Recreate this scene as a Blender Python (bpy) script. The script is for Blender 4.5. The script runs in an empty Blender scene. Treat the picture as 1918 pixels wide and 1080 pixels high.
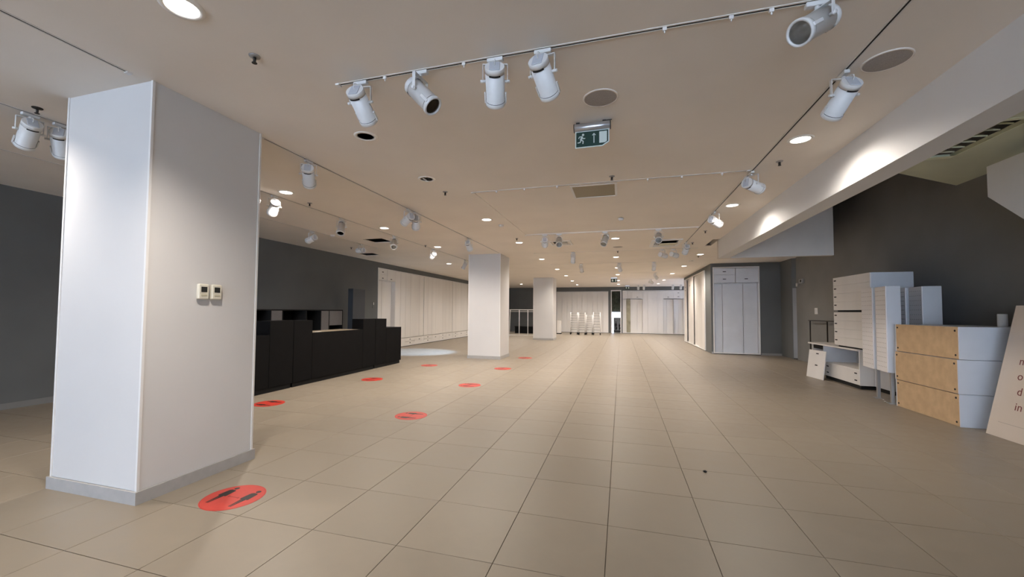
import bpy, math, random
from mathutils import Vector, Matrix
random.seed(7)
PI = math.pi
C = bpy.context.scene.collection
S = bpy.context.scene

# ---------------------------------------------------------------- camera
CAMZ = 1.392
YAW, PITCH, ROLL, FPX = -0.283, 0.039, 0.0065, 763.5075
def cam_axes():
    cy, sy, cp, sp, cr, sr = math.cos(YAW), math.sin(YAW), math.cos(PITCH), math.sin(PITCH), math.cos(ROLL), math.sin(ROLL)
    fwd = Vector((sy*cp, cy*cp, sp)); right = Vector((cy, -sy, 0)); up = right.cross(fwd)
    return cr*right + sr*up, -sr*right + cr*up, fwd
cr_, cu_, cf_ = cam_axes()
cam = bpy.data.cameras.new('camera'); camo = bpy.data.objects.new('camera', cam); C.objects.link(camo)
camo.matrix_world = Matrix(((cr_.x, cu_.x, -cf_.x, 0), (cr_.y, cu_.y, -cf_.y, 0), (cr_.z, cu_.z, -cf_.z, CAMZ), (0, 0, 0, 1)))
cam.sensor_width = 36; cam.lens = FPX*36/1918
cam.shift_x = 17.7411/1918; cam.shift_y = 13.3404/1918
cam.clip_start = 0.05; cam.clip_end = 200
S.camera = camo

# ---------------------------------------------------------------- world, exposure, lights
S.view_settings.view_transform = 'Standard'; S.view_settings.look = 'None'
S.view_settings.gamma = 1; S.view_settings.use_curve_mapping = False
S.view_settings.exposure = 0.97
W = bpy.data.worlds.new('world'); S.world = W; W.use_nodes = True
bg = W.node_tree.nodes['Background']; bg.inputs[0].default_value = (0.68, 0.77, 1.0, 1); bg.inputs[1].default_value = 7.8

WARM = (1.0, 0.91, 0.82)
LAMP_W = 170
LIT = [(-2.36, 1.63), (-4.65, 1.63),
       (1.69, 4.57), (-4.63, 4.71), (-4.66, 7.30), (-2.38, 7.10), (1.69, 7.12), (-2.40, 9.69), (-0.12, 9.66), (-4.65, 9.82),
       (-0.14, 12.95), (2.22, 12.92), (-2.45, 12.93), (2.21, 16.05), (2.15, 19.03), (-0.14, 16.1), (2.15, 22.69), (2.12, 25.57),
       (-2.44, 16.17), (-2.47, 19.13), (-0.14, 19.1), (-2.55, 22.4), (-2.62, 25.66), (-0.14, 22.6), (-0.14, 25.6),
       (-5.9, 13.4), (-5.9, 17.0), (-5.9, 20.6), (-5.9, 24.4)]
UNLIT = [(-2.383, 3.38), (-2.397, 4.704), (2.21, 14.45)]
def spot_light(name, loc, power, color, angle, blend, radius=.08, target=None):
    l = bpy.data.lights.new(name, 'SPOT'); l.energy = power; l.color = color; l.spot_size = math.radians(angle)
    l.spot_blend = blend; l.shadow_soft_size = radius
    o = bpy.data.objects.new(name, l); C.objects.link(o); o.location = loc
    if target: o.rotation_euler = (Vector(target)-Vector(loc)).to_track_quat('-Z', 'Y').to_euler()
    return o
for i, (x, y) in enumerate(LIT):
    spot_light('downlight_lamp', (x, y, 3.06), LAMP_W*((.45 if x > 1 else (.5 if (x < -4 and y < 2) else .8)) if y < 6 else (.5 if x > 1 and y < 8 else (.72 if y < 11 else (.62 if y < 20 else .85)))), WARM, 134 if y < 2 else 162, 1.0, .055)
spot_light('added_cool_spot', (-5.04, 12.5, 2.73), 520, (.38, .62, 1), 50, .6, .03, (-6.5, 12.6, 0))  # added cool lamp for the bluish floor streak, real source unknown
# daylight through the shopfront behind the camera and through the far exit
def portal(loc, rot, sx, sy):
    l = bpy.data.lights.new('daylight_portal', 'AREA'); l.shape = 'RECTANGLE'; l.size = sx; l.size_y = sy; l.cycles.is_portal = True
    o = bpy.data.objects.new('daylight_portal', l); C.objects.link(o); o.location = loc; o.rotation_euler = rot
portal((-1.45, -9.98, 1.5), (PI/2, 0, PI), 12.7, 2.8)

# ---------------------------------------------------------------- materials
MATS = {}
def mat(name, col, rough=.6, metal=0, nscale=0, namt=0, bump=0, bscale=80, rand=0, emit=None, estr=0, stretch=None, rvar=0):
    if name in MATS: return MATS[name]
    m = bpy.data.materials.new(name); m.use_nodes = True; nt = m.node_tree; b = nt.nodes['Principled BSDF']
    b.inputs['Base Color'].default_value = (*col, 1); b.inputs['Roughness'].default_value = rough; b.inputs['Metallic'].default_value = metal
    tc = nt.nodes.new('ShaderNodeTexCoord')
    def vec():
        if not stretch: return tc.outputs['Object']
        mp = nt.nodes.new('ShaderNodeMapping'); mp.inputs['Scale'].default_value = stretch
        nt.links.new(tc.outputs['Object'], mp.inputs['Vector']); return mp.outputs['Vector']
    out = None
    if nscale:
        n = nt.nodes.new('ShaderNodeTexNoise'); n.inputs['Scale'].default_value = nscale; n.inputs['Detail'].default_value = 4
        nt.links.new(vec(), n.inputs['Vector'])
        r = nt.nodes.new('ShaderNodeMapRange'); r.inputs['From Min'].default_value = .3; r.inputs['From Max'].default_value = .7
        r.inputs['To Min'].default_value = 1-namt; r.inputs['To Max'].default_value = 1+namt
        nt.links.new(n.outputs['Fac'], r.inputs['Value'])
        mx = nt.nodes.new('ShaderNodeVectorMath'); mx.operation = 'SCALE'; mx.inputs[0].default_value = col
        nt.links.new(r.outputs['Result'], mx.inputs['Scale']); out = mx.outputs[0]
        if rvar:
            r2 = nt.nodes.new('ShaderNodeMapRange'); r2.inputs['From Min'].default_value = .3; r2.inputs['From Max'].default_value = .7
            r2.inputs['To Min'].default_value = rough-rvar; r2.inputs['To Max'].default_value = rough+rvar
            nt.links.new(n.outputs['Fac'], r2.inputs['Value']); nt.links.new(r2.outputs['Result'], b.inputs['Roughness'])
    if rand:
        oi = nt.nodes.new('ShaderNodeObjectInfo'); r = nt.nodes.new('ShaderNodeMapRange')
        r.inputs['To Min'].default_value = 1-rand; r.inputs['To Max'].default_value = 1+rand
        nt.links.new(oi.outputs['Random'], r.inputs['Value'])
        mx = nt.nodes.new('ShaderNodeVectorMath'); mx.operation = 'SCALE'
        if out: nt.links.new(out, mx.inputs[0])
        else: mx.inputs[0].default_value = col
        nt.links.new(r.outputs['Result'], mx.inputs['Scale']); out = mx.outputs[0]
    if out: nt.links.new(out, b.inputs['Base Color'])
    if bump:
        n = nt.nodes.new('ShaderNodeTexNoise'); n.inputs['Scale'].default_value = bscale; n.inputs['Detail'].default_value = 3
        nt.links.new(vec(), n.inputs['Vector'])
        bp = nt.nodes.new('ShaderNodeBump'); bp.inputs['Strength'].default_value = bump; bp.inputs['Distance'].default_value = .01
        nt.links.new(n.outputs['Fac'], bp.inputs['Height']); nt.links.new(bp.outputs['Normal'], b.inputs['Normal'])
    if emit:
        b.inputs['Emission Color'].default_value = (*emit, 1); b.inputs['Emission Strength'].default_value = estr
    MATS[name] = m; return m
def glass(name, col, rough=0):
    m = bpy.data.materials.new(name); m.use_nodes = True; nt = m.node_tree
    b = nt.nodes['Principled BSDF']; nt.nodes.remove(b)
    g = nt.nodes.new('ShaderNodeBsdfGlossy'); g.inputs['Roughness'].default_value = .02
    t = nt.nodes.new('ShaderNodeBsdfTransparent'); t.inputs[0].default_value = (*col, 1)
    f = nt.nodes.new('ShaderNodeFresnel'); f.inputs[0].default_value = 1.45
    mx = nt.nodes.new('ShaderNodeMixShader')
    nt.links.new(f.outputs[0], mx.inputs[0]); nt.links.new(t.outputs[0], mx.inputs[1]); nt.links.new(g.outputs[0], mx.inputs[2])
    nt.links.new(mx.outputs[0], nt.nodes['Material Output'].inputs[0]); return m

M_CEIL = mat('ceiling_paint', (.85, .785, .71), .85, nscale=1.2, namt=.03, bump=.05, bscale=60)
M_WALL = mat('dark_grey_paint', (.125, .13, .128), .75, nscale=.9, namt=.10, bump=.08, bscale=40)
M_WALL2 = mat('upper_dark_paint', (.20, .197, .19), .8, nscale=.9, namt=.1)
M_WHITE = mat('white_paint', (.72, .71, .70), .6, nscale=1.5, namt=.025, bump=.04, bscale=50)
M_COL = mat('column_laminate', (.65, .635, .62), .45, nscale=1.1, namt=.03)
M_TRIMM = mat('corner_trim_white', (.78, .76, .74), .4)
M_BASE = mat('baseboard_grey', (.40, .385, .37), .5, nscale=12, namt=.06)
M_TILE = mat('floor_tile', (.258, .217, .166), .44, nscale=7, namt=.05, rand=.035, bump=.03, bscale=25, rvar=.05)
M_GROUT = mat('grout', (.19, .15, .115), .9)
M_LAM = mat('white_laminate', (.78, .75, .715), .5, nscale=2.5, namt=.04, stretch=(1, 1, .15))
M_LAM2 = mat('grey_white_laminate', (.63, .64, .67), .5, nscale=3, namt=.04)
M_SLOT = mat('slot_black', (.01, .01, .01), .8)
M_BLACK = mat('black_laminate', (.0035, .0035, .004), .6, nscale=6, namt=.2)
M_BLACK.node_tree.nodes['Principled BSDF'].inputs['Specular IOR Level'].default_value = .12
M_BLACKM = mat('black_matt', (.006, .006, .006), .9)
M_GREYM = mat('grey_mesh_panel', (.16, .15, .15), .5, nscale=60, namt=.1)
M_WOOD = mat('worktop_edge', (.30, .24, .17), .5, nscale=8, namt=.15, stretch=(6, .5, 1))
M_SPOT = mat('spot_white_metal', (.74, .74, .73), .35, nscale=20, namt=.02)
M_CHROME = mat('reflector_chrome', (.72, .72, .70), .30, .55, nscale=30, namt=.1)
M_LENS = glass('lens_glass', (.9, .9, .9))
M_TRACK = mat('track_aluminium', (.74, .70, .65), .5)
M_RING = mat('downlight_ring', (.86, .83, .78), .4)
M_DARK = mat('dark_metal', (.05, .045, .04), .5, .6)
M_SILVER = mat('brushed_silver', (.62, .64, .68), .3, .85)
M_SPEAK = mat('speaker_grille', (.38, .345, .32), .7, nscale=150, namt=.15)
M_LAMPON = mat('lamp_glow', (1, 1, 1), .5, emit=(1, .93, .84), estr=8)
M_GREEN = mat('exit_green', (.0, .030, .020), .6)
M_GLOWW = mat('exit_white', (.62, .70, .66), .4)
M_RED = mat('sticker_red', (.52, .045, .03), .4, nscale=20, namt=.06)
M_INK = mat('sticker_ink', (.015, .01, .01), .5)
M_REDD = mat('sticker_dark_red', (.30, .02, .015), .5)
M_MDF = mat('raw_fibreboard', (.54, .37, .21), .75, nscale=9, namt=.10, bump=.1, bscale=120)
M_BOARD = mat('gloss_board', (.64, .55, .47), .18, nscale=2, namt=.03)
M_INKR = mat('board_lettering', (.16, .035, .03), .5)
M_CREAM = mat('thermostat_cream', (.70, .66, .55), .45)
M_SCREEN = mat('lcd_dark', (.03, .03, .028), .2)
M_STEEL = mat('grey_steel', (.36, .35, .34), .4, .5)
M_MESHB = mat('beige_grille', (.36, .31, .22), .7, nscale=120, namt=.08)
M_OLIVE = mat('olive_soffit_paint', (.66, .67, .50), .8, nscale=1.5, namt=.05)
M_OLIVE2 = mat('pale_olive_frame', (.80, .82, .60), .6)
M_LEAF = mat('leaves', (.10, .15, .07), .7, nscale=5, namt=.4)
M_MALL = mat('mall_wall', (.34, .31, .22), .8, nscale=3, namt=.3)
M_MALLF = mat('mall_floor', (.6, .62, .63), .3)
M_PAPER = mat('paper_white', (.75, .75, .75), .7)
M_DOOR = mat('grey_door_paint', (.29, .29, .29), .55, nscale=2, namt=.05)

# ---------------------------------------------------------------- mesh builder
class MB:
    def __init__(s): s.v = []; s.f = []; s.sm = []
    def add(s, vs, fs, smooth=False):
        n = len(s.v); s.v += [tuple(v) for v in vs]
        for f in fs: s.f.append([n+i for i in f]); s.sm.append(smooth)
        return s
    def box(s, x0, x1, y0, y1, z0, z1, M=None):
        vs = [Vector((x, y, z)) for x in (x0, x1) for y in (y0, y1) for z in (z0, z1)]
        if M: vs = [M @ v for v in vs]
        return s.add(vs, [(0, 1, 3, 2), (4, 6, 7, 5), (0, 4, 5, 1), (2, 3, 7, 6), (0, 2, 6, 4), (1, 5, 7, 3)])
    def bbox(s, x0, x1, y0, y1, z0, z1, b=.004, M=None):
        # chamfered box: two rings per side (vertical edges and rims cut)
        def ring(z, i):
            a0, a1, c0, c1 = x0+i, x1-i, y0+i, y1-i
            return [(a0+b, c0, z), (a1-b, c0, z), (a1, c0+b, z), (a1, c1-b, z), (a1-b, c1, z), (a0+b, c1, z), (a0, c1-b, z), (a0, c0+b, z)]
        R = [ring(z0, b), ring(z0+b, 0), ring(z1-b, 0), ring(z1, b)]
        vs = [Vector(v) for r in R for v in r]
        if M: vs = [M @ v for v in vs]
        fs = [list(range(7, -1, -1)), list(range(24, 32))]
        for k in range(3):
            for i in range(8):
                j = (i+1) % 8; fs.append((k*8+i, k*8+j, (k+1)*8+j, (k+1)*8+i))
        return s.add(vs, fs)
    def lathe(s, prof, n=20, M=None, cap0=True, cap1=True):
        # prof: list of (r, z), revolve about z
        vs = []; fs = []
        for r, z in prof:
            for i in range(n):
                a = 2*PI*i/n; vs.append(Vector((r*math.cos(a), r*math.sin(a), z)))
        if M: vs = [M @ v for v in vs]
        for k in range(len(prof)-1):
            for i in range(n):
                j = (i+1) % n; fs.append((k*n+i, k*n+j, (k+1)*n+j, (k+1)*n+i))
        n0 = len(s.v); s.add(vs, fs, True)
        if cap0: s.f.append([n0+i for i in range(n-1, -1, -1)]); s.sm.append(False)
        if cap1: s.f.append([n0+(len(prof)-1)*n+i for i in range(n)]); s.sm.append(False)
        return s
    def cyl(s, a, b, r, n=10, r2=None):
        a = Vector(a); b = Vector(b); d = b-a; L = d.length
        M = Matrix.Translation(a) @ d.to_track_quat('Z', 'Y').to_matrix().to_4x4()
        return s.lathe([(r, 0), (r2 if r2 is not None else r, L)], n, M)
    def tube(s, pts, r, n=8):
        for a, b in zip(pts[:-1], pts[1:]): s.cyl(a, b, r, n)
        return s
    def prism(s, poly, z0, z1, M=None):
        n = len(poly); vs = [Vector((x, y, z0)) for x, y in poly]+[Vector((x, y, z1)) for x, y in poly]
        if M: vs = [M @ v for v in vs]
        return s.add(vs, [list(range(n-1, -1, -1)), list(range(n, 2*n))]+[(i, (i+1) % n, n+(i+1) % n, n+i) for i in range(n)])
    def mesh(s, name, m):
        me = bpy.data.meshes.new(name); me.from_pydata(s.v, [], s.f)
        me.polygons.foreach_set('use_smooth', s.sm); me.materials.append(m); me.update()
        return me
def obj(name, mb, m, parent=None, label=None, loc=None):
    o = bpy.data.objects.new(name, mb if isinstance(mb, bpy.types.Mesh) else mb.mesh(name, m)); C.objects.link(o)
    if parent: o.parent = parent
    if label: o['label'] = label
    if loc: o.location = loc
    return o
def tag(o, label, cat, group=None, kind=None):
    o['label'] = label; o['category'] = cat
    if group: o['group'] = group
    if kind: o['kind'] = kind
    return o
def thing(name, label, cat, loc=(0, 0, 0), rotz=0, group=None):
    o = bpy.data.objects.new(name, None); C.objects.link(o); o.location = loc; o.rotation_euler = (0, 0, rotz); o.empty_display_size = .1
    return tag(o, label, cat, group)
def struct(name, mb, m, parent=None):
    o = obj(name, mb, m, parent)
    if not parent: o['kind'] = 'structure'
    return o
def holed(mb, u0, u1, v0, v1, holes, fn):
    us = sorted({u0, u1}|{min(max(h[i], u0), u1) for h in holes for i in (0, 1)})
    vs = sorted({v0, v1}|{min(max(h[i], v0), v1) for h in holes for i in (2, 3)})
    for a, b in zip(us[:-1], us[1:]):
        # merge vertically where possible
        run = None
        for c, d in zip(vs[:-1], vs[1:]):
            mu, mv = (a+b)/2, (c+d)/2
            solid = not any(h[0] < mu < h[1] and h[2] < mv < h[3] for h in holes)
            if solid: run = [c, d] if run is None else [run[0], d]
            if not solid and run: fn(mb, a, b, run[0], run[1]); run = None
        if run: fn(mb, a, b, run[0], run[1])

# ---------------------------------------------------------------- room shell
X0, X1, Y0, Y1, CZ = -8.15, 5.1, -10.0, 28.35, 3.09
# floor: base slab + tiles (grid measured from the joints)
floor = struct('floor', MB().box(X0-.1, X1+.3, Y0-.1, Y1+.12, -.15, -.0075), M_GROUT)
tiles = []
for i in range(-14, 10):
    for j in range(-23, 43):
        a, b = -.09+.6*i, -.09+.6*(i+1); c, d = 3.407+.6*j, 3.407+.6*(j+1)
        a, b, c, d = max(a, X0), min(b, X1), max(c, Y0), min(d, Y1)
        if b-a < .02 or d-c < .02: continue
        tiles.append((a, b, c, d))
def tile_px(t):
    p = Vector(((t[0]+t[1])/2, (t[2]+t[3])/2, -CAMZ)); z = p.dot(cf_)
    if z < .3: return 0
    x, y = p.dot(cr_)/z*FPX, p.dot(cu_)/z*FPX
    if abs(x) > 1060 or abs(y) > 640: return 0
    if t[0] < -3.5 and 2.1*abs((t[0]+t[1])/2) > 3.32*(t[2]+t[3])/2 and t[2] > 2 and (t[0]/t[2]) > -2.05: return 0
    return 1/z**3*(t[1]-t[0])*(t[3]-t[2])
tiles.sort(key=tile_px, reverse=True)
G = .0017
tile_mesh = {}
def tile_box(mb, a, b, c, d):
    h = .0012
    vs = [(a+G, c+G, -.0075), (b-G, c+G, -.0075), (b-G, d-G, -.0075), (a+G, d-G, -.0075),
          (a+G, c+G, -h), (b-G, c+G, -h), (b-G, d-G, -h), (a+G, d-G, -h),
          (a+G+h, c+G+h, 0), (b-G-h, c+G+h, 0), (b-G-h, d-G-h, 0), (a+G+h, d-G-h, 0)]
    fs = [(8, 9, 10, 11)]+[(k*4+i, k*4+(i+1) % 4, k*4+4+(i+1) % 4, k*4+4+i) for k in range(2) for i in range(4)]
    mb.add(vs, fs)
for t in tiles[:300]:
    w, d = round(t[1]-t[0], 3), round(t[3]-t[2], 3)
    if (w, d) not in tile_mesh:
        mb = MB(); tile_box(mb, -w/2, w/2, -d/2, d/2); tile_mesh[(w, d)] = mb.mesh('tile', M_TILE)
    obj('tile', tile_mesh[(w, d)], None, floor, loc=((t[0]+t[1])/2, (t[2]+t[3])/2, 0))
mb = MB()
for t in tiles[300:]: tile_box(mb, *t)
rest = obj('far_tiles', mb, M_TILE, floor); rest['kind'] = 'stuff'

# ceiling with its shallow recessed field, service openings and the stair void
def cslab(mb, a, b, c, d): mb.box(a, b, c, d, CZ, CZ+.02)
holes = [(-2.02, 1.50, 5.44, 8.78), (-5.92, -5.40, 8.35, 8.88), (-7.58, -7.05, 10.44, 10.92), (2.05, 2.19, 10.35, 11.35),
         (-1.6, -1.25, 9.75, 10.2), (.78, 1.3, 10.2, 11.0)]
mb = MB(); holed(mb, X0-.05, 2.19, Y0, Y1+.05, holes, cslab)
mb.box(2.19, 4.46, 10.62, 12.12, CZ, CZ+.12).box(2.19, 6.0, 12.12, Y1+.05, CZ, CZ+.12)
mb.box(-2.02, 1.50, 5.44, 8.78, CZ+.014, CZ+.04)
ceiling = struct('ceiling', mb, M_CEIL)

# walls
def wy(yp, th):    # wall in a plane of constant Y, solid towards +Y
    return lambda mb, a, b, c, d: mb.box(a, b, yp, yp+th, c, d)
def wx(xp, th):
    return lambda mb, a, b, c, d: mb.box(min(xp, xp+th), max(xp, xp+th), a, b, c, d)
mb = MB(); holed(mb, Y0, Y1+.15, 0, 3.9, [(12.42, 21.5, -1, 2.90)], wx(X0, -.15)); struct('wall_left', mb, M_WALL)
mb = MB(); holed(mb, X0, 6.0, 0, 3.9, [(.10, 3.88, -1, 2.84), (-.65, 0.02, -1, 2.88), (-4.3, -.82, -1, 2.80)], wy(Y1, .12)); struct('wall_back', mb, M_WALL)
mb = MB(); holed(mb, 3.03, 5.06, 0, CZ, [(3.03, 4.44, -1, 2.96)], wy(15.45, .1)); struct('wall_closet_front', mb, M_WALL)
mb = MB(); holed(mb, 15.45, 21.62, 0, CZ, [(16.42, 21.44, -1, 2.96)], wx(2.97, .06)); mb.box(3.03, 6.0, 21.52, 21.62, 0, CZ); struct('wall_closet_side', mb, M_WALL)
mb = MB().box(5.06, 5.075, 14.545, 15.55, 0, CZ)
struct('wall_recess', mb, M_WALL)
Mr = Matrix.Translation((5.06, 14.545, 0)) @ Matrix.Rotation(math.atan2(-.17, .34), 4, 'Z')
struct('wall_door', MB().box(0, .60, .0, .1, 0, CZ, Mr), M_WALL)
mb = MB(); mb.box(5.1, 5.25, Y0, 14.32, 0, 6.2); struct('wall_right', mb, M_WALL2)
# behind the camera: shopfront with glazing bars and glass; upper wall of the void
WY = Y0-.12
mb = MB(); holed(mb, X0-.15, X1+.15, 0, 6.3, [(-7.8, 4.9, .1, 2.9)], wy(Y0-.15, .15)); struct('wall_front', mb, M_WALL)
w1 = struct('window_1', MB().box(-7.8, 4.9, WY, WY+.08, .1, .18).box(-7.8, 4.9, WY, WY+.08, 2.82, 2.9), M_DARK)
for k in range(8):
    x = -7.8+k*12.7/7; a, b = max(-7.8, x-.03), min(4.9, x+.03)
    obj('mullion', MB().box(a, b, WY, WY+.08, .18, 2.82), M_DARK, w1)
obj('glass_pane', MB().box(-7.74, 4.84, WY+.035, WY+.045, .18, 2.82), glass('shop_glass', (.94, .97, .96)), w1)
# beam along the stair void, header at its end, upper enclosure
struct('trim_1', MB().box(2.19, 2.42, Y0, 10.5, 2.665, 6.2), M_WHITE)
struct('trim_2', MB().box(2.19, 4.46, 10.5, 10.62, 2.665, 6.2), mat('header_grey_paint', (.66, .60, .54), .75, nscale=1.3, namt=.06))
struct('trim_3', MB().box(4.38, 4.46, 10.62, 12.2, CZ+.1, 6.2).box(4.46, 5.25, 12.12, 12.2, CZ+.1, 6.2).box(2.19, 5.25, Y0-.15, 12.2, 6.2, 6.3), M_WALL2)
struct('sky_light_lid', MB().box(X0-.15, 2.19, Y0-.15, Y1+.15, 3.9, 4.0).box(2.19, 4.38, 10.62, Y1+.15, 3.9, 4.0).box(4.38, 6.15, 12.2, Y1+.15, 3.9, 4.0).box(6.0, 6.15, 12.2, Y1+.15, 0, 3.9).box(5.25, 6.0, 12.1, 12.2, 0, 3.9), M_BLACKM)  # unseen black lid and side walls, added to keep sky light out

# baseboards
struct('baseboard_left', MB().box(X0, X0+.012, Y0, 12.42, 0, .085), M_WALL2)
struct('baseboard_right', MB().box(4.47, 5.06, 15.435, 15.45, 0, .07).box(2.972, 3.03, 15.435, 15.45, 0, .07), M_STEEL)

# ---------------------------------------------------------------- columns
def column(x0, x1, y0, y1, label):
    t = thing('column', label, 'column', ((x0+x1)/2, (y0+y1)/2, 0), 0, 'square white columns')
    a, b = (x1-x0)/2, (y1-y0)/2
    obj('shaft', MB().box(-a+.006, a-.006, -b+.006, b-.006, 0, CZ), M_COL, t)
    for sx in (-1, 1):
        for sy in (-1, 1):
            mb = MB(); px, py = sx*a, sy*b
            mb.box(min(px, px-sx*.018), max(px, px-sx*.018), min(py-sy*.0, py-sy*.006), max(py, py-sy*.006), .09, CZ)
            mb.box(min(px, px-sx*.006), max(px, px-sx*.006), min(py-sy*.006, py-sy*.018), max(py-sy*.006, py-sy*.018), .09, CZ)
            obj('corner_trim', mb, M_TRIMM, t)
    e = .014
    for nm, q in (('f', (-a-e, a+e, -b-e, -b)), ('k', (-a-e, a+e, b, b+e)), ('l', (-a-e, -a, -b, b)), ('r', (a, a+e, -b, b))):
        obj('skirting', MB().box(*q, 0, .09), M_BASE, t)
    return t
column(-4.275, -3.325, 2.115, 3.07, 'near white square column with two thermostats on its right face')
column(-4.38, -3.38, 11.40, 12.36, 'middle white square column standing past the black cash desk')
column(-4.21, -3.21, 19.98, 21.0, 'farthest white square column, small, in front of the wire racks')

# ---------------------------------------------------------------- closets let into the walls
def closet(label, loc, rotz, Wd, H, panels, niches, slots, drawers=(), dep=.28, mat_=None, group=None):
    t = thing('wall_closet', label, 'closet', loc, rotz, group); m = mat_ or M_LAM
    fr = MB(); g = .03
    fr.box(0, g, -.02, dep, 0.02, H); fr.box(Wd-g, Wd, -.02, dep, 0.02, H); fr.box(g, Wd-g, -.02, dep, H-g, H); fr.box(g, Wd-g, -.02, dep, .02, .02+g)
    fr.box(g, Wd-g, dep-.02, dep, .05, H-g)
    obj('frame', fr, M_TRIMM, t)
    obj('plinth', MB().box(0, Wd, 0, dep, 0, .02), M_BLACKM, t)
    for p in panels:
        a, b, c, d = p[:4]; y = p[4] if len(p) > 4 else 0; j = .004
        obj('panel', MB().bbox(a+j, b-j, y, y+.018, c+j, d-j, .002), m if len(p) < 6 else p[5], t)
    for a, b, c, d, lines, y in niches:
        ln = MB(); ln.box(a, a+.012, .0, y, c, d); ln.box(b-.012, b, .0, y, c, d); ln.box(a+.012, b-.012, .0, y, d-.012, d)
        obj('niche_lining', ln, m, t)
        cuts = [a+.012]+[l for l in lines]+[b-.012]
        for u, v in zip(cuts[:-1], cuts[1:]):
            obj('niche_panel', MB().bbox(u+.006, v-.006, y, y+.018, c, d, .002), m, t)
    for a, b, c, d, sl in drawers:
        dr = obj('drawer', MB().bbox(a+.004, b-.004, -.006, .03, c+.003, d-.003, .002), m, t)
        for x, z in sl: obj('finger_slot', MB().box(x-.05, x+.05, -.0075, -.005, z-.013, z+.013), M_SLOT, dr)
    for x, z in slots: obj('finger_slot', MB().box(x-.05, x+.05, -.0075, .001, z-.013, z+.013), M_SLOT, t)
    return t
closet('grey-white closet in the dark wall, three upper doors over a tall niche', (3.03, 15.43, 0), 0, 1.41, 2.96,
       [], [(.03, 1.38, .05, 2.40, [.306, .936], .10)], [],
       drawers=[(.03, .69, 2.69, 2.92, [(.36, 2.80)]), (.03, .69, 2.42, 2.69, [(.36, 2.545)]), (.70, 1.38, 2.42, 2.92, [(1.02, 2.545)])], mat_=M_LAM2)
P = []
for k in range(8):
    a = .03+k*(4.96/8); y = [0, .07, 0, 0, .05, .05, 0, 0][k]; P.append((a, a+4.96/8, .05, 2.93, y))
closet('cream closet wall seen edge-on, on the side of the dark block at right', (2.955, 21.44, 0), -PI/2, 5.02, 2.96, P, [], [(.35, 2.6), (.35, 2.45), (1.6, 2.6)])
# left long closet
P = []; N = [(.03, 1.15, .05, 2.48, [.5], .16)]; D = [(.03, .59, 2.49, 2.68, [(.3, 2.55)]), (.03, .59, 2.68, 2.87, [(.3, 2.77)]), (.60, 1.15, 2.49, 2.87, [(.86, 2.55)])]
x = 1.16; k = 0
while x < 9.0:
    w = .78; b = min(x+w, 9.05)
    if k % 2 == 0: D.append((x, b, .05, .33, [((x+b)/2, .22)]))
    else: D.append((x, b, .05, .185, [((x+b)/2, .12)])); D.append((x, b, .19, .33, [((x+b)/2, .26)]))
    P.append((x, (x+b)/2, .34, 2.87, .02 if k in (2, 5, 6) else 0)); P.append(((x+b)/2, b, .34, 2.87, .02 if k in (2, 5, 6) else 0))
    x = b; k += 1
closet('long white closet wall with low drawers along the left wall beyond the cash desk', (X0+.0, 12.42, 0), PI/2, 9.08, 2.90, P, N, [], drawers=D)
closet('cream closet wall at the far end right of the exit, with two tall niches', (.10, Y1-.01, 0), 0, 3.78, 2.84,
       [(.03, .33, 2.30, 2.80, .05), (.33, .62, 2.30, 2.80, .05), (.62, 1.27, 2.30, 2.80), (1.27, 1.58, .05, 2.80), (1.58, 2.20, .05, 2.80), (2.20, 2.53, .05, 2.80), (2.53, 3.15, 2.30, 2.80),
        (3.15, 3.75, 2.55, 2.80), (3.15, 3.75, 2.30, 2.55)],
       [(.03, 1.27, .05, 2.26, [.33, .93], .2), (2.53, 3.15, .05, 2.26, [2.75], .2), (3.17, 3.75, .05, 2.26, [3.45], .2)],
       [(.94, 2.40), (2.84, 2.40), (3.45, 2.67), (3.45, 2.42)])
P = [(.03+k*.3442, .03+(k+1)*.3442, .05, 2.76, [.0, 0, .0, .06, .06, 0, 0, .06, .06, 0][k]) for k in range(10)]
closet('pale closet wall at the far end behind the wire racks, left of the exit', (-4.30, Y1-.01, 0), 0, 3.48, 2.80, P, [], [])

# ---------------------------------------------------------------- far exit and what is seen through it
d1 = struct('door_1', MB().box(-.65, -.60, Y1-.03, Y1+.15, 0, 2.88).box(-.04, .02, Y1-.03, Y1+.15, 0, 2.88).box(-.6, -.04, Y1-.03, Y1+.15, 2.82, 2.88), M_LAM)
struct('wall_mall', MB().box(-1.0, -.75, 28.5, 34.0, 0, 3.2).box(.35, .6, 28.5, 34, 0, 3.2).box(-.75, .35, 33.9, 34.0, 1.4, 3.2), M_MALL)
struct('trim_4', MB().box(-1.0, .6, 28.48, 34.0, 3.2, 3.3), M_MALL)
struct('trim_5', MB().box(-1.0, .6, 28.47, 40.0, -.1, 0), M_MALLF)
w2 = struct('window_2', MB().box(-.75, -.70, 33.9, 33.97, 0, 1.4).box(.30, .35, 33.9, 33.97, 0, 1.4), M_DARK)
obj('glass_pane', MB().box(-.70, .30, 33.93, 33.94, 0.02, 1.4), glass('mall_glass', (.97, .98, 1)), w2)
t = thing('poster_stand', 'small dark-framed poster stand seen through the far exit', 'sign', (-.26, 30.6, 0))
obj('frame', MB().box(-.26, -.23, -.015, .015, .05, 1.02).box(.23, .26, -.015, .015, .05, 1.02).box(-.23, .23, -.015, .015, .99, 1.02).box(-.23, .23, -.015, .015, .05, .08), M_DARK, t)
obj('poster', MB().box(-.23, .23, -.004, .006, .08, .99), M_PAPER, t)
mb = MB()
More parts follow.
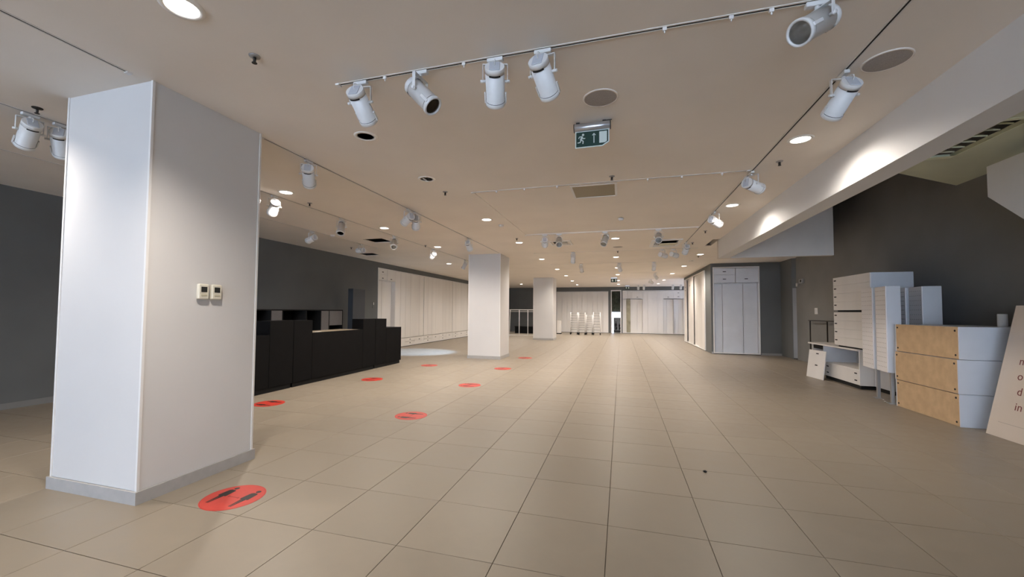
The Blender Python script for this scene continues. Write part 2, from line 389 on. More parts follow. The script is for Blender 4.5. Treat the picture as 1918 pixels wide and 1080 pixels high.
for cx, s in ((-.1, 1.0), (.15, .8)):
    mb.prism([(cx-.05*s, .12), (cx+.05*s, .12), (cx+.09*s, .30), (cx+.04*s, .32), (cx+.07*s, .50), (cx+.03*s, .62*s+.02), (cx-.03*s, .62*s+.02), (cx-.07*s, .50), (cx-.04*s, .3)], 0, .003, Matrix.Translation((0, -.004, 0)) @ Matrix.Rotation(PI/2, 4, 'X'))
    mb.lathe([(.04*s, 0), (.04*s, .003)], 10, Matrix.Translation((cx, -.004, .66*s+.03)) @ Matrix.Rotation(PI/2, 4, 'X'))
obj('printed_figures', mb, M_INK, t)
obj('foot', MB().box(-.25, .25, -.12, .12, 0, .05), M_DARK, t)
t = thing('hanging_plants', 'dark green hanging foliage above the passage seen through the far exit', 'plant', (-.25, 30.2, 3.2))
mb = MB(); random.seed(3)
for k in range(300):
    p = Vector((random.uniform(-.42, .30), random.uniform(-.7, .7), -random.random()**.8*1.75)); r = random.uniform(.03, .06)
    R = Matrix.Translation(p) @ Matrix.Rotation(random.uniform(0, 6), 4, 'Z') @ Matrix.Rotation(random.uniform(-1, 1), 4, 'X')
    mb.add([R @ Vector(v) for v in ((-r, 0, 0), (0, -r*.4, .01), (r, 0, 0), (0, r*.4, .01))], [(0, 1, 2, 3)])
lf = obj('leaves', mb, M_LEAF, t); lf['kind'] = 'stuff'
obj('hanging_rod', MB().cyl((0, -.5, 0), (0, -.5, -1.2), .006).cyl((-.2, .3, 0), (-.2, .3, -1.3), .006).cyl((.2, .1, 0), (.2, .1, -1.1), .006), M_DARK, t)

# ---------------------------------------------------------------- door in the angled wall, switch, rail
d2 = struct('door_2', MB().box(.02, .56, -.03, 0, .03, 2.17, Mr), M_DOOR)
obj('threshold', MB().box(.02, .56, -.035, .0, 0, .03, Mr), M_DARK, d2)
t = thing('wall_box', 'small grey alarm box with a black window above the grey door', 'alarm', (5.09, 13.86, 2.27))
obj('housing', MB().bbox(-.05, .01, -.12, .12, 0, .13, .006), M_STEEL, t); obj('window', MB().box(-.053, -.049, -.07, .02, .04, .10), M_SLOT, t)
t = thing('wall_lamp_unit', 'small pale wall fitting at the top corner of the grey door', 'alarm', (5.11, 14.22, 2.24))
obj('housing', MB().bbox(-.04, -.01, -.08, .06, -.05, .07, .006), M_STEEL, t); obj('cover', MB().bbox(-.048, -.04, -.05, .03, -.03, .05, .003), M_WHITE, t)
t = thing('light_switch', 'white square switch on the brown-grey wall above the handrail', 'switch', (5.1, 13.02, 1.46))
obj('plate', MB().bbox(-.015, 0, -.085, .085, -.085, .085, .004), M_WHITE, t); obj('rocker', MB().bbox(-.021, -.015, -.035, .035, -.045, .045, .003), M_LAM2, t)
t = thing('handrail', 'thin dark handrail on a post behind the stacked drawer units', 'handrail', (4.98, 12.5, 0))
obj('rail', MB().box(-.02, .02, -.95, .68, 1.19, 1.215), M_DARK, t)
for y in (-.35, .62): obj('post', MB().box(-.012, .012, y-.012, y+.012, 0, 1.19), M_DARK, t)
t = thing('intercom', 'narrow white switch plate on the grey wall beside the left closet wall', 'switch', (X0, 12.17, 1.59))
obj('plate', MB().bbox(0, .014, -.045, .045, -.1, .1, .004), M_WALL, t); obj('rocker', MB().bbox(.014, .022, -.014, .014, .0, .085, .002), M_TRIMM, t)

# ---------------------------------------------------------------- cash desk
FX = -5.68
def desk(label, y0, y1, secs, extra=None):
    # secs: (ya, yb, height) sections of the front from near to far
    t = thing('cash_desk_unit', label, 'counter', (FX, y0, 0), 0, 'black cash desk units'); L = y1-y0
    fr = MB(); poly = [(0, .06)]
    obj('plinth', MB().box(-.62, -.03, .02, L-.02, 0, .10), M_BLACKM, t)
    for a, b, h in secs:
        obj('front_panel', MB().bbox(-.03, 0, a-y0+.003, b-y0-.003, .085, h, .002), M_BLACK, t)
    for a, b, h in secs:
        if h > 1.1:
            obj('raised_shelf', MB().bbox(-.30, -.031, a-y0+.002, b-y0-.002, .93, h, .003), M_BLACK, t)
        else:
            obj('worktop', MB().bbox(-.62, -.031, a-y0+.002, b-y0-.002, h-.028, h-.003, .002), M_WOOD if extra == 'wood' else M_BLACK, t)
    obj('side_panel', MB().box(-.62, -.031, .003, .022, .10, .92), M_BLACK, t); obj('side_panel', MB().box(-.62, -.031, L-.022, L-.003, .10, .92), M_BLACK, t)
    obj('shelf', MB().box(-.60, -.031, .022, L-.022, .45, .47), M_BLACK, t)
    return t
desk('black cash desk unit nearest the white column, with a low left half', 4.3, 6.04, [(4.3, 5.52, .97), (5.52, 6.04, 1.208)])
desk('long middle cash desk unit in black with a low wood-topped service gap', 6.045, 8.60, [(6.045, 6.51, 1.205), (6.51, 8.105, .965), (8.105, 8.60, 1.2)], 'wood')
desk('black cash desk end unit stepping down at its far end', 8.605, 9.80, [(8.605, 9.075, 1.195), (9.075, 9.80, .965)])
tag(obj('paper_sheets', MB().box(-6.3, -6.02, 5.70, 5.95, .942, .945, None).box(-6.2, -5.95, 5.1, 5.3, .968, .972), M_PAPER), 'loose white papers lying on the near end of the black cash desk', 'paper')
for n_ in ('paper_sheets',):
    pass
tag(obj('paper_note', MB().box(-5.93, -5.82, 6.80, 6.92, .9625, .966), M_PAPER), 'small white slip lying on the wooden service ledge of the cash desk', 'paper')
# shelf unit along the wall behind the desk
t = thing('back_shelf', 'low black open shelf unit with grey mesh doors against the wall behind the cash desk', 'shelf', (X0+.02, 5.4, 0))
L = 4.60; D_ = .44
obj('top', MB().box(0, D_, 0, L, 1.385, 1.41), M_BLACKM, t); obj('base', MB().box(0, D_, 0, L, 0, .08), M_BLACKM, t)
obj('back', MB().box(0, .015, 0, L, .08, 1.385), M_BLACKM, t)
for y in (0, .92, 1.60, 2.08, 2.42, 3.17, 3.70, 4.02, L-.02): obj('upright', MB().box(.015, D_, y, y+.02, .08, 1.385), M_BLACKM, t)
for a, b in ((0.02, .92), (.94, 1.6), (1.62, 2.08), (2.44, 3.17), (3.19, 3.7)): obj('shelf', MB().box(.015, D_-.02, a, b, .74, .76), M_BLACKM, t)
for a, b, z0, z1 in ((1.0, 1.58, .78, 1.38), (2.10, 2.41, .78, 1.38), (3.72, 4.01, .09, 1.38), (4.04, 4.57, .98, 1.38)):
    obj('mesh_door', MB().bbox(D_-.015, D_, a, b, z0, z1, .002), M_GREYM, t)
tag(obj('tall_cabinet', MB().bbox(-7.62, -7.45, 10.12, 10.70, 0, 2.03, .004), mat('slate_panel', (.045, .052, .062), .5, nscale=3, namt=.1)), 'tall slate-coloured cabinet standing behind the far end of the cash desk', 'cabinet')

# ---------------------------------------------------------------- furniture piled on the right
def slot_on(parent, x, y, z, w=.045): obj('finger_slot', MB().box(x-.0015, x+.001, y-w, y+w, z-.011, z+.011), M_SLOT, parent)
t = thing('low_bench', 'white low bench with an open shelf, under the stacked drawer units', 'bench', (4.22, 9.10, 0))
obj('plinth', MB().box(.03, .55, .03, 1.38, 0, .07), M_BLACKM, t)
obj('top', MB().bbox(-.03, .60, 0, 2.08, .700, .730, .003), M_LAM, t)
obj('side_panel', MB().box(0, .60, 0, .02, .07, .700), M_LAM, t); obj('side_panel', MB().box(0, .60, 1.385, 1.405, .07, .700), M_LAM2, t)
obj('end_support', MB().box(.05, .60, 2.04, 2.06, .0, .700), M_LAM, t)
obj('back', MB().box(.58, .60, .02, 1.385, .07, .700), M_LAM2, t)
obj('shelf', MB().box(.02, .58, .02, 1.385, .335, .355), M_LAM, t)
dr = obj('drawer', MB().bbox(.0, .018, .022, 1.383, .075, .345, .002), M_LAM, t)
for y in (.14, 1.22):
    for z in (.28, .15): slot_on(dr, 0, y, z)
obj('gap_shade_block', MB().box(.06, .56, 1.42, 2.02, .60, .695), M_BLACKM, t)  # black block added as the shade in the gap of a missing drawer
# leaning drawer front
M_ = Matrix.Translation((3.975, 10.72, 0)) @ Matrix.Rotation(math.radians(7), 4, 'Z') @ Matrix.Rotation(math.radians(7), 4, 'Y')
t = obj('loose_board', MB().bbox(0, .018, -.60, 0, .0, .60, .002, M_), M_LAM)
tag(t, 'loose white drawer front with two finger slots leaning on the low bench', 'panel')
for z in (.53, .28): obj('finger_slot', MB().box(-.0015, .001, -.36, -.27, z-.011, z+.011, M_), M_SLOT, t)
t = thing('side_crate', 'grey-white crate on a black plinth behind the legs of the perforated stands', 'crate', (4.44, 8.60, 0))
obj('plinth', MB().box(.02, .58, .02, .46, 0, .07), M_BLACKM, t); obj('body', MB().bbox(0, .60, 0, .48, .07, .728, .003), M_LAM2, t)
def drawer_unit(z0, h, label, x0=4.20, y0=8.66):
    t = thing('drawer_unit', label, 'drawer unit', (x0, y0, z0), 0, 'stacked white drawer units')
    obj('carcass', MB().bbox(.02, .62, 0, 1.30, 0.03, h, .003), M_LAM2, t)
    obj('plinth', MB().box(.06, .58, .03, 1.27, 0, .03), M_BLACKM, t)
    n = 4; hh = (h-.03)/n
    for k in range(n):
        d = obj('drawer', MB().bbox(0, .02, .002, 1.298, .03+k*hh+.001, .03+(k+1)*hh-.001, .0015), M_LAM, t)
        slot_on(d, 0, 1.22, .03+k*hh+hh*.62)
    return t
drawer_unit(.732, .69, 'white four-drawer unit on top of the low bench, lower of the stacked pair')
drawer_unit(1.432, .69, 'white four-drawer unit, topmost of the stacked pair near the right wall')
# perforated display stands on legs
def peg_stand(x, y, label, w=.50, d=.18, z0=.48, z1=1.83, rot=8.5, dark=False):
    t = thing('perforated_stand', label, 'display stand', (x, y, 0), -math.radians(rot), 'perforated display stands on steel legs')
    # local: front faces -X, width along Y
    obj('panel_box', MB().bbox(0, d, 0, w, z0, z1, .003), M_LAM2 if not dark else M_LAM2, t)
    obj('perforated_front', MB().box(-.012, 0, .003, w-.003, z0+.002, z1-.002), mat('peg_front', (.82, .80, .80), .5), t)
    mb = MB(); rows, cols = 17, 6
    for r in range(rows):
        for c in range(cols):
            yy = .05+c*(w-.10)/(cols-1); zz = z0+.08+r*(z1-z0-.15)/(rows-1)
            mb.box(-.0135, -.0118, yy-.011, yy+.011, zz-.004, zz+.004)
    h = obj('peg_slots', mb, mat('peg_grey', (.40, .38, .38), .7), t); h['kind'] = 'stuff'
    obj('leg', MB().box(.03, .07, .01, .06, .012, z0), M_STEEL, t)
    if d > .12: obj('leg', MB().box(d-.05, d-.01, .01, .05, .012, z0), M_STEEL, t)
    obj('foot_plate', MB().box(.0, d, .0, .12, 0, .012), M_STEEL, t)
    return t
peg_stand(4.03, 8.24, 'white perforated stand on steel legs, leftmost, in front of the stacked drawer units', w=.47, d=.085)
peg_stand(3.985, 7.79, 'white perforated stand on steel legs beside the brown crates, with a blue-grey side', w=.40, d=.17)
peg_stand(4.55, 8.37, 'perforated stand in shade, left one of the back pair, mostly hidden', w=.22, dark=True)
peg_stand(4.52, 7.93, 'perforated stand in shade, right one of the back pair, in front of the dark wall', w=.42, d=.22, dark=True)
# crates
def crate(z0, h, dx, dy, label):
    t = thing('crate', label, 'crate', (4.03+dx, 6.48+dy, z0), 0, 'brown-fronted white crates in a stack')
    Lc, Dc = 1.22, .86
    mb = MB().box(.016, Dc, 0, .018, 0, h).box(.016, Dc, Lc-.018, Lc, 0, h).box(Dc-.018, Dc, .018, Lc-.018, 0, h).box(.016, Dc-.018, .018, Lc-.018, 0, .018).box(.016, Dc-.018, .018, Lc-.018, h-.018, h)
    mb.box(-.004, .016, 0, .012, 0, h).box(-.004, .016, Lc-.012, Lc, 0, h)
    obj('body', mb, M_LAM2, t)
    obj('front_board', MB().bbox(-.002, .016, .014, Lc-.014, .002, h-.002, .002), M_MDF, t)
    for y in (.06, Lc-.05):
        for z in (.05, h-.05):
            obj('bolt_hole', MB().lathe([(.013, 0), (.013, .0035)], 10, Matrix.Translation((-.002, y, z)) @ Matrix.Rotation(-PI/2, 4, 'Y')), M_SLOT, t)
    return t
crate(0, .400, 0, 0, 'brown-fronted white crate at the bottom of the stack of three')
crate(.406, .421, -.012, -.01, 'brown-fronted white crate in the middle of the stack of three')
crate(.833, .405, 0.0, -.02, 'brown-fronted white crate at the top of the stack of three')
tag(obj('paper_roll', MB().lathe([(.045, 0), (.045, .16), (.04, .165)], 16, Matrix.Translation((4.63, 6.72, 1.237))), M_PAPER), 'short white roll standing on top of the crate stack beside the leaning board', 'roll')
# leaning lettered board: bottom edge along Y, leaning towards the wall
bx, by = 4.125, 6.27; tilt = math.atan2(4.447-4.125, 1.501)
M_B = Matrix.Translation((bx, by, 0)) @ Matrix.Rotation(tilt, 4, 'Y')
t = obj('lettered_board', MB().bbox(0, .018, -1.15, 0, 0, 1.535, .002, M_B), M_BOARD)
tag(t, 'glossy beige board with dark red lowercase lettering leaning beside the crates', 'board')
obj('dark_edge', MB().box(.018, .03, -1.14, -.01, .0, 1.53, M_B), M_BLACKM, t)
def text_mesh(s, size, m, M, parent, name='lettering'):
    cu = bpy.data.curves.new('txt', 'FONT'); cu.body = s; cu.size = size; cu.extrude = .0006; cu.space_character = 1.05
    o = bpy.data.objects.new('txt', cu); C.objects.link(o)
    dg = bpy.context.evaluated_depsgraph_get(); me = bpy.data.meshes.new_from_object(o.evaluated_get(dg))
    bpy.data.objects.remove(o); me.materials.clear(); me.materials.append(m); me.transform(M)
    return obj(name, me, None, parent)
# text plane: local x -> -Y (board), y -> up, normal -> -X
TX = M_B @ Matrix(((0, 0, -1, -.0008), (-1, 0, 0, 0), (0, 1, 0, 0), (0, 0, 0, 1)))
for s, yy, zz in (('n', .205, .85), ('o', .225, .68), ('d', .262, .51), ('in', .275, .34)):
    text_mesh(s, .125, M_INKR, TX @ Matrix.Translation((yy, zz, 0)), t)
obj('small_print', MB().box(-.001, 0, -.5, -.12, .168, .173, M_B), mat('print_grey', (.36, .30, .25), .4), t)

# ---------------------------------------------------------------- upper soffit and stair stringer over the void
SZ = 3.43
hole = (3.70, 4.13, 5.45, 6.66)
def sslab(mb, a, b, c, d): mb.box(a, b, c, d, SZ, SZ+.05)
mb = MB(); holed(mb, 2.42, 5.1, 1.0, 6.70, [hole], sslab)
mb.prism([(2.42, 6.70), (5.1, 6.70), (5.1, 8.12), (3.2, 6.70)][::1], SZ, SZ+.05)
so = struct('trim_6', mb, M_OLIVE)
struct('trim_7', MB().box(hole[0], hole[1], hole[3]-.09, hole[3], SZ-.004, SZ).box(hole[0], hole[1], hole[2], hole[2]+.07, SZ-.004, SZ).box(hole[1]-.012, hole[1], hole[2]+.07, hole[3]-.09, SZ-.004, SZ), M_OLIVE2)
lv = thing('louvre_grille', 'olive slatted grille in the soffit above the stair void at upper right', 'grille', (3.915, 6.05, SZ))
for k in range(7):
    y = -.47+k*.165
    obj('slat', MB().box(-.22, .20, -.045, .045, -.01, .005, Matrix.Translation((0, y, .07)) @ Matrix.Rotation(math.radians(9), 4, 'Z') @ Matrix.Rotation(math.radians(28), 4, 'X')), M_OLIVE2 if k % 2 else M_OLIVE, lv)
obj('backing', MB().box(-.215, .2, -.6, .6, .12, .13), M_OLIVE, lv)
struct('trim_8', MB().box(4.86, 5.1, 1.0, 6.9, SZ-.03, SZ-.002), M_OLIVE2)
t = thing('staircase', 'white boxed underside of the staircase at the right edge', 'staircase', (4.4, 2.6, 0))
# stair falls towards the camera; profile in (Y, Z) local to 2.6
prof = [(3.92, 3.24), (3.92, 2.86), (.75, .22), (.50, 0), (0, 0), (0, .18), (.3, .42), (3.45, 3.24)]
Mx = Matrix(((0, 0, 1, 0), (1, 0, 0, 0), (0, 1, 0, 0), (0, 0, 0, 1)))
obj('stringer', MB().prism(prof, 0, .04, Mx), M_WHITE, t)
obj('stringer', MB().prism(prof, .62, .66, Mx), M_WHITE, t)
obj('end_cover', MB().box(.04, .62, 3.88, 3.92, 2.86, 3.24), M_WHITE, t)
obj('underside', MB().prism([(3.92, 2.86), (3.92, 2.89), (.75, .25), (.75, .22)], .04, .62, Mx), M_WHITE, t)
for k in range(14):
    y = .2+k*.25; z = .22+k*.214
    if y < 3.5: obj('tread', MB().box(.04, .62, y, y+.28, z+.1, z+.13), M_STEEL, t)

# ---------------------------------------------------------------- racks in the distance
t = thing('clothes_rail', 'tall white clothes rail left of the farthest column', 'rack', (-5.75, 23.4, 0))
for x in (-.62, -.02, .50, 1.0): obj('post', MB().cyl((x, 0, .02), (x+(.05 if x == -.62 else 0), 0, 1.5), .022, 8), M_TRIMM, t)
obj('rail', MB().cyl((-.62, 0, 1.5), (1.05, 0, 1.5), .02, 8), M_TRIMM, t); obj('rail', MB().cyl((-.62, 0, 1.40), (1.05, 0, 1.40), .012, 8), M_TRIMM, t)
obj('base_bar', MB().box(-.68, 1.06, -.03, .03, 0, .03), M_TRIMM, t)
t = thing('dark_bench', 'low black box unit standing behind the white clothes rail', 'bench', (-6.6, 25.6, 0))
obj('body', MB().bbox(0, 1.9, 0, .6, .0, .42, .01), M_BLACK, t); obj('top', MB().bbox(-.02, 1.92, -.02, .62, .42, .46, .005), M_BLACKM, t)
def wire_rack(x, y, w, h, label, rungs=8):
    t = thing('wire_rack', label, 'rack', (x, y, 0), 0, 'white wire racks on black castors')
    for dx in (0, w): 
        for dy in (0, .35): obj('post', MB().cyl((dx, dy, .12), (dx, dy, h), .014, 6), M_TRIMM, t)
    for k in range(rungs):
        z = .3+k*(h-.35)/(rungs-1)
        obj('wire_shelf', MB().cyl((0, 0, z), (w, 0, z), .008, 6).cyl((0, .35, z), (w, .35, z), .008, 6).cyl((0, 0, z), (0, .35, z), .008, 6).cyl((w, 0, z), (w, .35, z), .008, 6), M_STEEL, t)
    for dx in (0, w):
        for dy in (0, .35): obj('castor', MB().cyl((dx-.02, dy, .05), (dx+.02, dy, .05), .05, 10).box(dx-.03, dx+.03, dy-.02, dy+.02, .07, .13), M_BLACKM, t)
    return t
wire_rack(-3.02, 25.5, .42, 1.36, 'white wire rack on castors, leftmost of the row at the far closet wall')
wire_rack(-2.50, 25.3, .38, 1.36, 'white wire rack on castors, second from the left in the far row')
wire_rack(-2.06, 25.5, .36, 1.22, 'white wire rack on castors, second from the right in the far row')
wire_rack(-1.62, 25.4, .40, 1.38, 'white wire rack on castors with wide rungs, rightmost of the far row', 7)
t = thing('pedestal', 'small white pedestal on a black base right of the farthest column', 'pedestal', (-3.78, 25.9, 0))
obj('body', MB().bbox(-.12, .12, -.15, .15, .06, .84, .004), M_LAM, t); obj('base', MB().box(-.14, .14, -.17, .17, 0, .06), M_BLACKM, t)

# ---------------------------------------------------------------- floor stickers and bits
def person_poly(cx, s):
    P_ = [(-.055, -.62), (-.014, -.62), (-.008, -.12), (.008, -.12), (.014, -.62), (.055, -.62), (.105, -.02), (.15, -.06), (.185, -.02), (.15, .42), (.08, .48),
          (-.08, .48), (-.15, .42), (-.185, -.02), (-.15, -.06), (-.105, -.02)]
    return [(cx+x*s, y*s) for x, y in P_]
def sticker(x, y, rot, label):
    t = thing('floor_sticker', label, 'sticker', (x, y, 0), rot, 'round red distance stickers on the floor'); r = .212
    obj('disc', MB().lathe([(r, .0002), (r, .0012)], 40), M_RED, t)
    mb = MB()
    n = 40
    for i in range(n):
        a, b = 2*PI*i/n, 2*PI*(i+1)/n
        mb.add([(r*.965*math.cos(a), r*.965*math.sin(a), .0015), (r*.975*math.cos(a), r*.975*math.sin(a), .0015), (r*.975*math.cos(b), r*.975*math.sin(b), .0015), (r*.965*math.cos(b), r*.965*math.sin(b), .0015)], [(0, 1, 2, 3)])
    obj('rim_line', mb, M_REDD, t)
    for cx in (-.105, .105):
        mb = MB(); mb.prism(person_poly(cx, .20), .0013, .0018); mb.lathe([(.019, .0013), (.019, .0018)], 12, Matrix.Translation((cx, .122, 0)))
        obj('printed_figure', mb, M_INK, t)
    obj('printed_arrow', MB().prism([(-.055, .0), (-.04, .012), (-.04, .003), (.04, .003), (.04, .012), (.055, 0), (.04, -.012), (.04, -.003), (-.04, -.003), (-.04, -.012)], .0013, .0018), M_REDD, t)
sticker(-2.775, 2.41, 0, 'round red distance sticker with two black figures beside the near column, largest')
sticker(-5.05, 4.93, PI/2, 'round red sticker on the floor just right of the near column, before the cash desk')
sticker(-4.86, 7.27, PI/2, 'round red sticker in front of the middle cash desk unit')
sticker(-2.69, 4.93, PI/2, 'round red sticker second nearest in the right row of stickers, mid-floor')
sticker(-2.75, 7.275, PI/2, 'round red sticker third from the camera in the right row')
sticker(-4.73, 9.58, PI/2, 'round red sticker before the far end of the cash desk')
sticker(-2.78, 9.62, PI/2, 'round red sticker right of the middle column, nearer than it')
sticker(-2.78, 12.05, PI/2, 'round red sticker just behind the middle column, farthest of all')
tag(obj('dark_crumb', MB().lathe([(.012, 0), (.018, .008), (.008, .014)], 7, Matrix.Translation((.70, 3.98, 0))), M_BLACKM), 'tiny dark crumb lying alone on the tiles right of centre', 'debris')
for x, y, l in ((4.02, 7.98, 'white paper scrap on the floor beside the stand leg, nearer one'), (4.08, 8.14, 'white paper scrap on the floor between the stand legs, farther one')):
    tag(obj('paper_scrap', MB().prism([(x, y), (x+.02, y+.01), (x+.035, y+.05), (x+.01, y+.045)], 0, .004), M_PAPER), l, 'debris')

# ---------------------------------------------------------------- thermostats
for y, l in ((2.534, 'cream wall thermostat with a dark screen on the near column, left one'), (2.647, 'cream wall thermostat with a dark screen on the near column, right one')):
    t = thing('thermostat', l, 'thermostat', (-3.325, y, 1.54), 0, 'thermostats on the near column')
    obj('housing', MB().bbox(0, .030, -.046, .046, -.064, .064, .008), M_CREAM, t)
    obj('screen', MB().box(.030, .0315, -.025, .025, -.004, .040), M_SCREEN, t)
    obj('buttons', MB().bbox(.030, .033, -.025, .025, -.036, -.022, .001).box(.030, .031, -.03, .03, -.012, -.010), mat('button_cream', (.55, .50, .36), .5), t)

# ---------------------------------------------------------------- tracks
def track(label, a, b, clips=()):
    # a, b: ends (x, y); axis-aligned
    ax = 0 if abs(b[0]-a[0]) > abs(b[1]-a[1]) else 1; L = abs(b[ax]-a[ax])
    t = thing('light_track', label, 'light track', (a[0], a[1], CZ), 0 if ax == 0 else PI/2)
    obj('rail', MB().box(0, L, -.017, -.007, -.004, 0).box(0, L, .007, .017, -.004, 0), M_TRACK, t)
    obj('slot', MB().box(.0, L, -.007, .007, -.0015, 0), M_SLOT, t)
    obj('end_cap', MB().box(-.03, 0, -.02, .02, -.012, 0), M_TRIMM, t); obj('end_cap', MB().box(L, L+.03, -.02, .02, -.012, 0), M_TRIMM, t)
    for c in clips:
        obj('clip', MB().bbox(c-.012, c+.012, -.022, -.004, -.03, -.008, .002).cyl((c, -.013, -.03), (c, -.013, -.045), .004, 6), M_TRIMM, t)
    return t
track('short front light track across the ceiling with four hanging spotlights', (-2.02, 2.54), (1.44, 2.54), (.39, 1.0, 2.276, 2.63, 2.83))
track('long light track running along the ceiling at right beside the white beam', (1.51, -3.5), (1.51, 10.9))
track('light track running back from the near column', (-3.39, 3.14), (-3.39, 11.3))
track('piece of light track between the camera and the near column', (-3.39, -3.5), (-3.39, 1.98))
track('light track left of the near column running over the cash desk', (-4.93, -3.5), (-4.93, 13.2))  # far stretch lengthened to carry the added cool spot
track('outermost light track on the left ceiling near the dark wall', (-6.35, -3.5), (-6.35, 9.6))
# cross tracks of the recessed field
track('cross light track along the near edge of the recessed ceiling field', (-2.02, 5.42), (1.45, 5.42), (.35, .75, 1.2, 2.35, 2.75, 3.2))
track('cross light track along the far edge of the recessed ceiling field', (-2.02, 8.80), (1.45, 8.80))
track('cross light track with the pair of spots turned right, past the ceiling cassette', (-2.4, 11.60), (1.9, 11.60))
track('short cross light track of the middle distance', (-2.4, 14.52), (1.6, 14.52))
track('white cross light track far back with one spotlight at its right end', (.45, 18.4), (1.5, 18.4))
track('farthest white cross light track with one spotlight', (.70, 22.0), (1.6, 22.0))

# ---------------------------------------------------------------- spotlights
def lathe_obj(name, prof, m, parent, M, n=20, c0=True, c1=True): return obj(name, MB().lathe(prof, n, M, c0, c1), m, parent)
def spotlight(x, y, pan, tilt, label, z=CZ, along=0, small=False, drop=.165):
    t = thing('track_spotlight', label, 'spotlight', (x, y, z), 0, 'white track spotlights')
    d = Vector((math.cos(tilt)*math.cos(pan), math.cos(tilt)*math.sin(pan), math.sin(tilt)))
    side = Vector((-math.sin(pan), math.cos(pan), 0)); piv = Vector((0, 0, -drop))
    R = Matrix((side, d.cross(side), d)).transposed().to_4x4()      # local z -> d, local x -> side
    B = Matrix.Translation(piv) @ R; n = 12 if small else 22
    A = Matrix.Rotation(along, 4, 'Z')
    ad = obj('adapter', MB().bbox(-.055, .055, -.018, .018, -.034, -.009, .003, A).cyl((0, 0, -.032), (0, 0, -.05), .012, 10), M_SPOT, t)
    # U bracket: bar and two arms down to the pivot
    w = .080; Z = Matrix.Rotation(pan-PI/2+PI, 4, 'Z')
    yk = MB(); yk.bbox(-w-.004, w+.004, -.012, .012, -.056, -.050, .001, Z); yk.bbox(-w-.004, -w, -.012, .012, -drop-.01, -.05, .001, Z); yk.bbox(w, w+.004, -.012, .012, -drop-.01, -.05, .001, Z)
    obj('yoke', yk, M_SPOT, t)
    body = lathe_obj('body', [(.064, -.06), (.064, .128), (.066, .13)], M_SPOT, t, B, n, True, False)
    lathe_obj('back_cap', [(.063, -.100), (.0655, -.097), (.0655, -.062)], M_SPOT, t, B, n)
    if not small: obj('back_plate', MB().bbox(-.034, .034, -.050, .045, -.106, -.100, .002, B), mat('plate_grey', (.50, .53, .58), .5), t)
    lathe_obj('seam', [(.0672, .1275), (.0672, .1315)], M_SLOT, t, B, n, False, False)
    lathe_obj('front_ring', [(.067, .131), (.070, .134), (.070, .158), (.066, .162), (.058, .160), (.056, .150)], M_SPOT, t, B, n, False, False)
    lathe_obj('reflector', [(.057, .150), (.045, .10), (.028, .06), (.012, .045)], M_CHROME, t, B, n, False, True)
    if not small:
        lathe_obj('lens', [(.057, .148), (.057, .151)], M_LENS, t, B, n)
        # vent slit on the lower back and a knob each side
        for sg in (1, -1):
            sl = MB()
            for i in range(6):
                a0, a1 = math.radians(58+i*11), math.radians(58+(i+1)*11)
                q = [B @ Vector((r*math.cos(a), sg*r*math.sin(a), zz)) for a in (a0, a1) for r, zz in ((.0668, -.068), (.0668, -.057))]
                sl.add(q, [(0, 1, 3, 2)])
            obj('vent_slit', sl, M_SLOT, t)
            obj('pivot_knob', MB().cyl(B @ Vector((sg*.064, 0, 0)), B @ Vector((sg*.098, 0, 0)), .010, 8), M_SPOT, t)
            obj('ring_clip', MB().bbox(min(sg*.066, sg*.076), max(sg*.066, sg*.076), -.010, .010, .075, .150, .002, B), M_SPOT, t)
        c0 = Vector((0, 0, -.05)); c1 = B @ Vector((0, 0, -.10)); pts = []
        for i in range(9):
            u = i/8; p = c0.lerp(c1, u) + Vector((math.cos(pan), math.sin(pan), 0))*(-.05*math.sin(PI*u)) + Vector((0, 0, .01*math.sin(PI*u)))
            pts.append(p)
        obj('cable', MB().tube(pts, .0035, 6), M_SPOT, t)
    return t
R_ = math.radians
